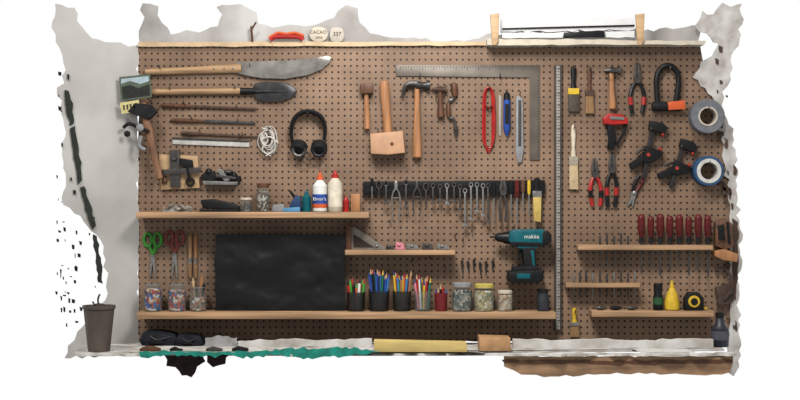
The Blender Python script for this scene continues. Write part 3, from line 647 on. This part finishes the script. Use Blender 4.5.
g=G();g.tube([(628,206,6),(632,200,6),(634,193,6)],lambda t:1+1.6*t,flat=.5);g.tube([(633,207,6),(634,200,6),(636,193,6)],lambda t:.8+1.4*t,flat=.5);g.ell(635,193,7,2.6,2.6,1.6)
for s_ in (-1,1):
    h=G();h.tube([(635,194,6),(637+s_*3,187,6),(640+s_*3.4,180,6),(642+s_*1.6,175,6)],1.7);hs.append(('handle',h,BLACK if s_<0 else DRED))
thing('pruning_snips','small curved snips with dark handles','snips',[('blades',g,STEEL)]+hs);hook(640,182,8)
# ---------- screwdriver rack
for i,x in enumerate([641.5,651,660.5,670,679.5,689,698.5,708]):
    rr=[3.7,3.4,3.9,3.6,3.9,3.4,3.8,3.6][i]
    D(14);y0=214+[0,2,-.5,1.4,.4,2.4,0,1][i];g=G();g.lathe((x,y0,13),(x,237,13),[(0,0),(.02,rr*.5),(.08,rr*.85),(.2,rr),(.7,rr),(.85,rr*.8),(1,rr*.55)],14)
    c=G();c.lathe((x,236,13),(x,243,13),[(0,rr*.55),(.4,rr*.6),(1,rr*.8)],12)
    h=G();h.lathe((x,242,13),(x,250+[24,16,27,22,12,26,20,28][i],13),[(0,1),(.9,.9),(1,.4)],8)
    thing('screwdriver','screwdriver with dark red handle standing in the rail','screwdriver',[('handle',g,DRED),('collar',c,BLACKR),('shaft',h,DSTEEL)],'red screwdrivers in the rail')
for i,x in enumerate([600,607,614,621,628]): bit(x,236-i%2*3,262+i%3*2,DSTEEL,12,'thin steel bit standing in the rail')
for i,x in enumerate([574,580,586,593,600,607,614,621,628,635]): bit(x,274-(i*7)%5,296+(i*3)%5,DSTEEL if i%3 else STEEL,10,'small dark bit standing in the rack')
# shelf F
y=sb('F',14);g=G();g.lathe((658,y,14),(658,y-27,14),[(0,4.4),(.05,5),(.5,5),(.6,4),(.95,4.6),(1,3.6)],14);h=G();h.lathe((658,y-6,14),(658,y-13,14),[(0,5.1),(1,5.1)],14)
thing('screwdriver_stub','stubby black and green plastic screwdriver standing upright','screwdriver',[('body',g,BLACK),('band',h,plain((40,90,50)))])
y=sb('F',14);g=G();g.lathe((672,y,14),(672,y-22,14),[(0,6.6),(.05,7.4),(.4,7.4),(.8,5),(1,2.6)],16);h=G();h.lathe((672,y-21,14),(672,y-30,14),[(0,2.6),(.4,2.2),(1,.8)],10)
thing('chalk_bottle','yellow plastic squeeze bottle with pointed nozzle','bottle',[('body',g,YEL),('nozzle',h,YEL)])
y=sb('F',14);g=G();g.poly([(684,y),(684,y-12),(688,y-18),(698,y-18),(703,y-12),(703,y)],8,20,1.5);h=G();h.lathe((693,y-9,20),(693,y-9,21),[(0,6),(1,5.4)],18);k=G();k.box(700,y-3,707,y-1,12,16,.2)
h3=G();h3.lathe((693,y-9,21),(693,y-9,21.6),[(0,3.6),(1,3.4)],14)
thing('tape_measure','black tape measure with yellow round face','tape measure',[('case',g,BLACK),('face',h,YEL),('face_center',h3,BLACK),('tape_tip',k,YEL)])
y=sb('F',14)
for x,w,c in ((601,10,DSTEEL),(616,12,BLACKR),(632,10,DSTEEL)):
    g=G();g.lathe((x-w/2,y-2.4,14),(x+w/2,y-2.4,14),[(0,1.2),(.3,2.4),(.7,2),(1,1)],10);thing('socket','small dark metal socket lying on the shelf','socket',[('socket',g,c)],'sockets on the shelf')
# right side wooden holder
WD3=mat('wd3',(108,74,54),var=.5,scale=50)
D(14);g=G();g.poly([(716,222),(726,218),(733,224),(734,246),(726,250),(716,246)],3,12,1);h=G();h.poly([(713.5,251),(724,249),(737,254),(736,262),(722,260),(714,256)],3.5,20,1)
k=G();k.poly([(718,226),(724,224),(725,240),(719,240)],12,15,.6);k.rod((728,222,12),(730,244,12),1.5)
thing('wooden_holder','brown wooden bracket box with dark tool in it','holder',[('body',g,WD3),('rail',h,WOODO),('tool',k,BLACK)])
D(8);g=G();g.tube([(716,266,6),(728,272,10),(731,288,10),(724,300,8)],1.5);g.poly(rag([(716,288),(732,284),(732,304),(718,306)],1,4,3),1,7,.6)
thing('cable_bundle','bundle of dark cable hanging by the wall edge','cable',[('cable_bundle',g,mat('brk',(76,58,48),var=.5,scale=60))])
# ---------- bench
BF=110
D(BF)
fr=rag([(66,98),(66,108),(140,108),(200,90),(240,100),(300,108),(350,92),(380,100),(420,106),(470,92),(505,106),(560,112),(600,102),(660,110),(736,104),(736,96)],5,7,6)
pts=[(66,0)]+[(66,60)]+fr[2:-2]+[(736,60),(736,0)]
g=G();g.slab(pts,354,356.5)
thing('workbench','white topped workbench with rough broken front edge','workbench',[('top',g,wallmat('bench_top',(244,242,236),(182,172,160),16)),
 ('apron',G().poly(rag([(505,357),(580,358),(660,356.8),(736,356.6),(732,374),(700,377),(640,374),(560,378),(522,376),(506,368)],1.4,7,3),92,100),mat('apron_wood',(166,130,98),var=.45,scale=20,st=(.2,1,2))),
 ('dark_strip',G().poly(rag([(502,361),(600,362),(735,361),(735,364),(600,365.5),(505,364)],.8,7,8),100.2,101),WOODD)])  # thin ragged dark brown strip across the apron front
def bb(d): D(d);return by(354,BF,d)
TE=mat('teal_edge',(14,140,122),var=.35,scale=30)
y=bb(104);g=G();g.slab(rag([(139,100),(180,90),(226,96),(262,90),(300,76),(350,76),(380,94),(346,108),(300,104),(262,110),(230,106),(180,108),(150,106)],3,6,12),y-.9,y-.2)
h=G();h.poly(rag([(140,y-2),(180,y-3),(225,y-2),(260,y-3),(300,y-6),(318,y-5),(346,y-7),(378,y-2),(352,y+1),(330,y+3),(304,y+5),(284,y+1.6),(256,y+2.4),(244,y+5),(228,y+1),(196,y+2.4),(170,y+1),(150,y+4),(142,y+3)],1.3,4,4),110.5,111.5)
thing('cutting_mat','worn torn teal cutting mat draped over the bench edge','mat',[('sheet',g,mat('teal_mat',(40,140,124),var=.4,scale=26,c2=(170,176,168))),('torn_edge',h,TE)])
NV=mat('navy_cloth',(30,32,40),.6,var=.5,scale=26,spec=.1)
for cx,w_,hh,d_ in ((160,18,15,24),(190,13,12,28)):
    y=bb(d_);g=G();g.poly([(cx-w_,y-hh*.5),(cx-w_*.85,y-hh*.9),(cx-w_*.3,y-hh),(cx+w_*.3,y-hh*.92),(cx+w_*.8,y-hh*.8),(cx+w_,y-hh*.4),(cx+w_,y-.6),(cx,y-.2),(cx-w_*.95,y-.6)],d_-12,d_+8,2,sm=3)
    h=G();h.tube([(cx-w_*.6,y-hh*.75,d_+6),(cx-w_*.1,y-hh*.4,d_+9),(cx+w_*.7,y-hh*.6,d_+7)],1.1);k=G();k.poly([(cx-w_*.5,y-hh*.4),(cx+w_*.2,y-hh*.45),(cx+w_*.3,y-2),(cx-w_*.5,y-2)],d_+8,d_+11,1)
    thing('tool_pouch','low dark blue-black soft pouch on the bench','pouch',[('body',g,NV),('strap',h,BLACK),('pocket',k,BLACKR)],'dark pouches on the bench')
D(50);y=bb(46);g=G();g.sheet(204,y-10,236,y-.2,22,10,lambda x,yy:38+2.5*noise.noise(Vector((x*.1,yy*.12,2)))+(yy-y)*.5,1.4,lambda i,j:(2*noise.noise(Vector((j*3,9,0))),(3*noise.noise(Vector((i*4,3,0)))+3*abs(i-.5))*(1-j)))
thing('plastic_bag','pale grey crumpled plastic bag on the bench','bag',[('plastic_bag',g,mat('bag',(190,190,188),.7,c2=(130,128,126),scale=10,spec=.1))])
for x,w_,hh,c in ((240,8,5,BLACKR),(150,10,5,WOODD),(214,8,4,DSTEEL),(176,6,4,BLACKR)):
    y=bb(84);g=G();g.poly(rag([(x-w_,y-hh*.6),(x-2,y-hh),(x+w_,y-hh*.5),(x+w_,y),(x-w_,y)],.8,4,int(x)),78,86,.4);thing('scrap','small dark scrap lying on the bench','scrap',[('scrap',g,c)],'scraps on the bench')
y=bb(86);g=G();g.poly([(374,y-11.5),(466,y-9.5),(467,y+.0),(374,y)],76,94,.5);thing('timber_offcut','pale yellow timber offcut lying on the bench','timber',[('timber_offcut',g,mat('offcut',(230,202,128),var=.2,scale=20,st=(.3,1,2)))])
y=bb(80);g=G();g.poly([(479,y-14),(510,y-13),(511,y),(479,y)],56,84,.7);thing('wood_block','square tan wooden block on the bench','block',[('wood_block',g,mat('blk',(194,150,104),var=.2,scale=30))])
y=bb(60)
g=G();g.poly(rag([(513,y-9),(560,y-8),(600,y-9.5),(640,y-7.5),(680,y-9.5),(714,y-9),(714,y),(513,y)],.8,7,3),50,58,.3);thing('white_board','long chipped white board lying along the bench','board',[('white_board',g,wallmat('brda',(246,244,240),(200,190,178),14))],'white boards on the bench')
y=bb(50)
g=G();g.poly(rag([(238,y-6),(280,y-8),(330,y-7),(372,y-8.5),(372,y),(238,y)],.8,7,5),40,48,.3);thing('white_board','long chipped pale board lying along the bench','board',[('white_board',g,wallmat('brdb',(242,239,234),(178,168,156),14))],'white boards on the bench')
y=bb(92);g=G();g.slab(rag([(636,66),(690,70),(694,98),(640,100)],1,8,3),y-1,y-.2);thing('paper_sheet','white paper sheet lying on the bench','paper',[('paper_sheet',g,WHITE)])
# pot
y=bb(85);g=G();g.lathe((99,y,85),(99,y-46,85),[(0,0),(0,10),(.05,10.5),(.92,14.5),(.93,15.6),(1,15.6),(1,14),(.9,13),(.9,0)],22);h=G();h.tube([(99,y-44,85),(98,y-52,85),(100,y-57,86)],.9);h.ell(99,y-45,85,6,3,5);h.tube([(96,y-46,88),(93,y-50,88)],.8)
thing('plant_pot','grey-brown tapered pot with a dried dark plant stem','plant pot',[('pot',g,mat('pot',(118,106,96),.7,c2=(80,70,64),scale=8)),('stem',h,mat('stem',(64,56,44),.8,var=.4))])
# right bottle
y=bb(40);g=G();g.lathe((720,y,40),(720,y-30,40),[(0,8),(.05,8.6),(.6,8.6),(.75,5),(1,3.4)],16);h=G();h.lathe((720,y-29,40),(720,y-34,40),[(0,4.2),(1,4.2)],12);k=G();k.lathe((720,y-7,40),(720,y-16,40),[(0,8.8),(1,8.8)],16)
thing('dark_bottle','dark blue-grey glass bottle at the bench end','bottle',[('body',g,mat('btl',(44,46,56),.4,var=.4,scale=20)),('cap',h,BLACK),('label',k,plain((84,84,96)))])
DRG=mat('drag',(58,38,36),.9,c2=(20,18,20),scale=30)
D(88)
for pts,sd in (([(163,355.4),(200,355.2),(204,363),(196,368),(190,379),(180,377),(174,368),(165,367)],22),([(206,355.2),(230,355.4),(224,365),(212,368),(206,363)],5)):
    g=G();g.poly(rag(pts,1.8,5,sd),76,79);thing('dark_rag','torn dark brown rag hanging below the bench','rag',[('dark_rag',g,DRG)],'torn rags under the bench')
# ---------- light, world, camera
w=bpy.data.worlds.new('World');sc.world=w;w.use_nodes=True
w.node_tree.nodes['Background'].inputs[0].default_value=(1,1,1,1);w.node_tree.nodes['Background'].inputs[1].default_value=1
l=bpy.data.lights.new('sun','SUN');l.energy=3.2;l.angle=math.radians(10);l.color=(1,.97,.93)
o=bpy.data.objects.new('sun',l);sc.collection.objects.link(o);o.rotation_euler=Vector((-.3,-1,1.15)).to_track_quat('Z','Y').to_euler()
l=bpy.data.lights.new('area_light','AREA');l.energy=50;l.size=.5;l.color=(1,.98,.95)
o=bpy.data.objects.new('area_light',l);sc.collection.objects.link(o);P0=Vector((.05,-1.3,2.65));o.location=P0;o.rotation_euler=(P0-Vector((.05,0,1.65))).to_track_quat('Z','Y').to_euler()
c=bpy.data.cameras.new('cam');c.sensor_width=36;c.lens=36*(DC*U)/3.2
o=bpy.data.objects.new('cam',c);sc.collection.objects.link(o);o.location=(0,-DC*U,ZC);o.rotation_euler=(math.pi/2,0,0);sc.camera=o
sc.view_settings.view_transform='Standard'
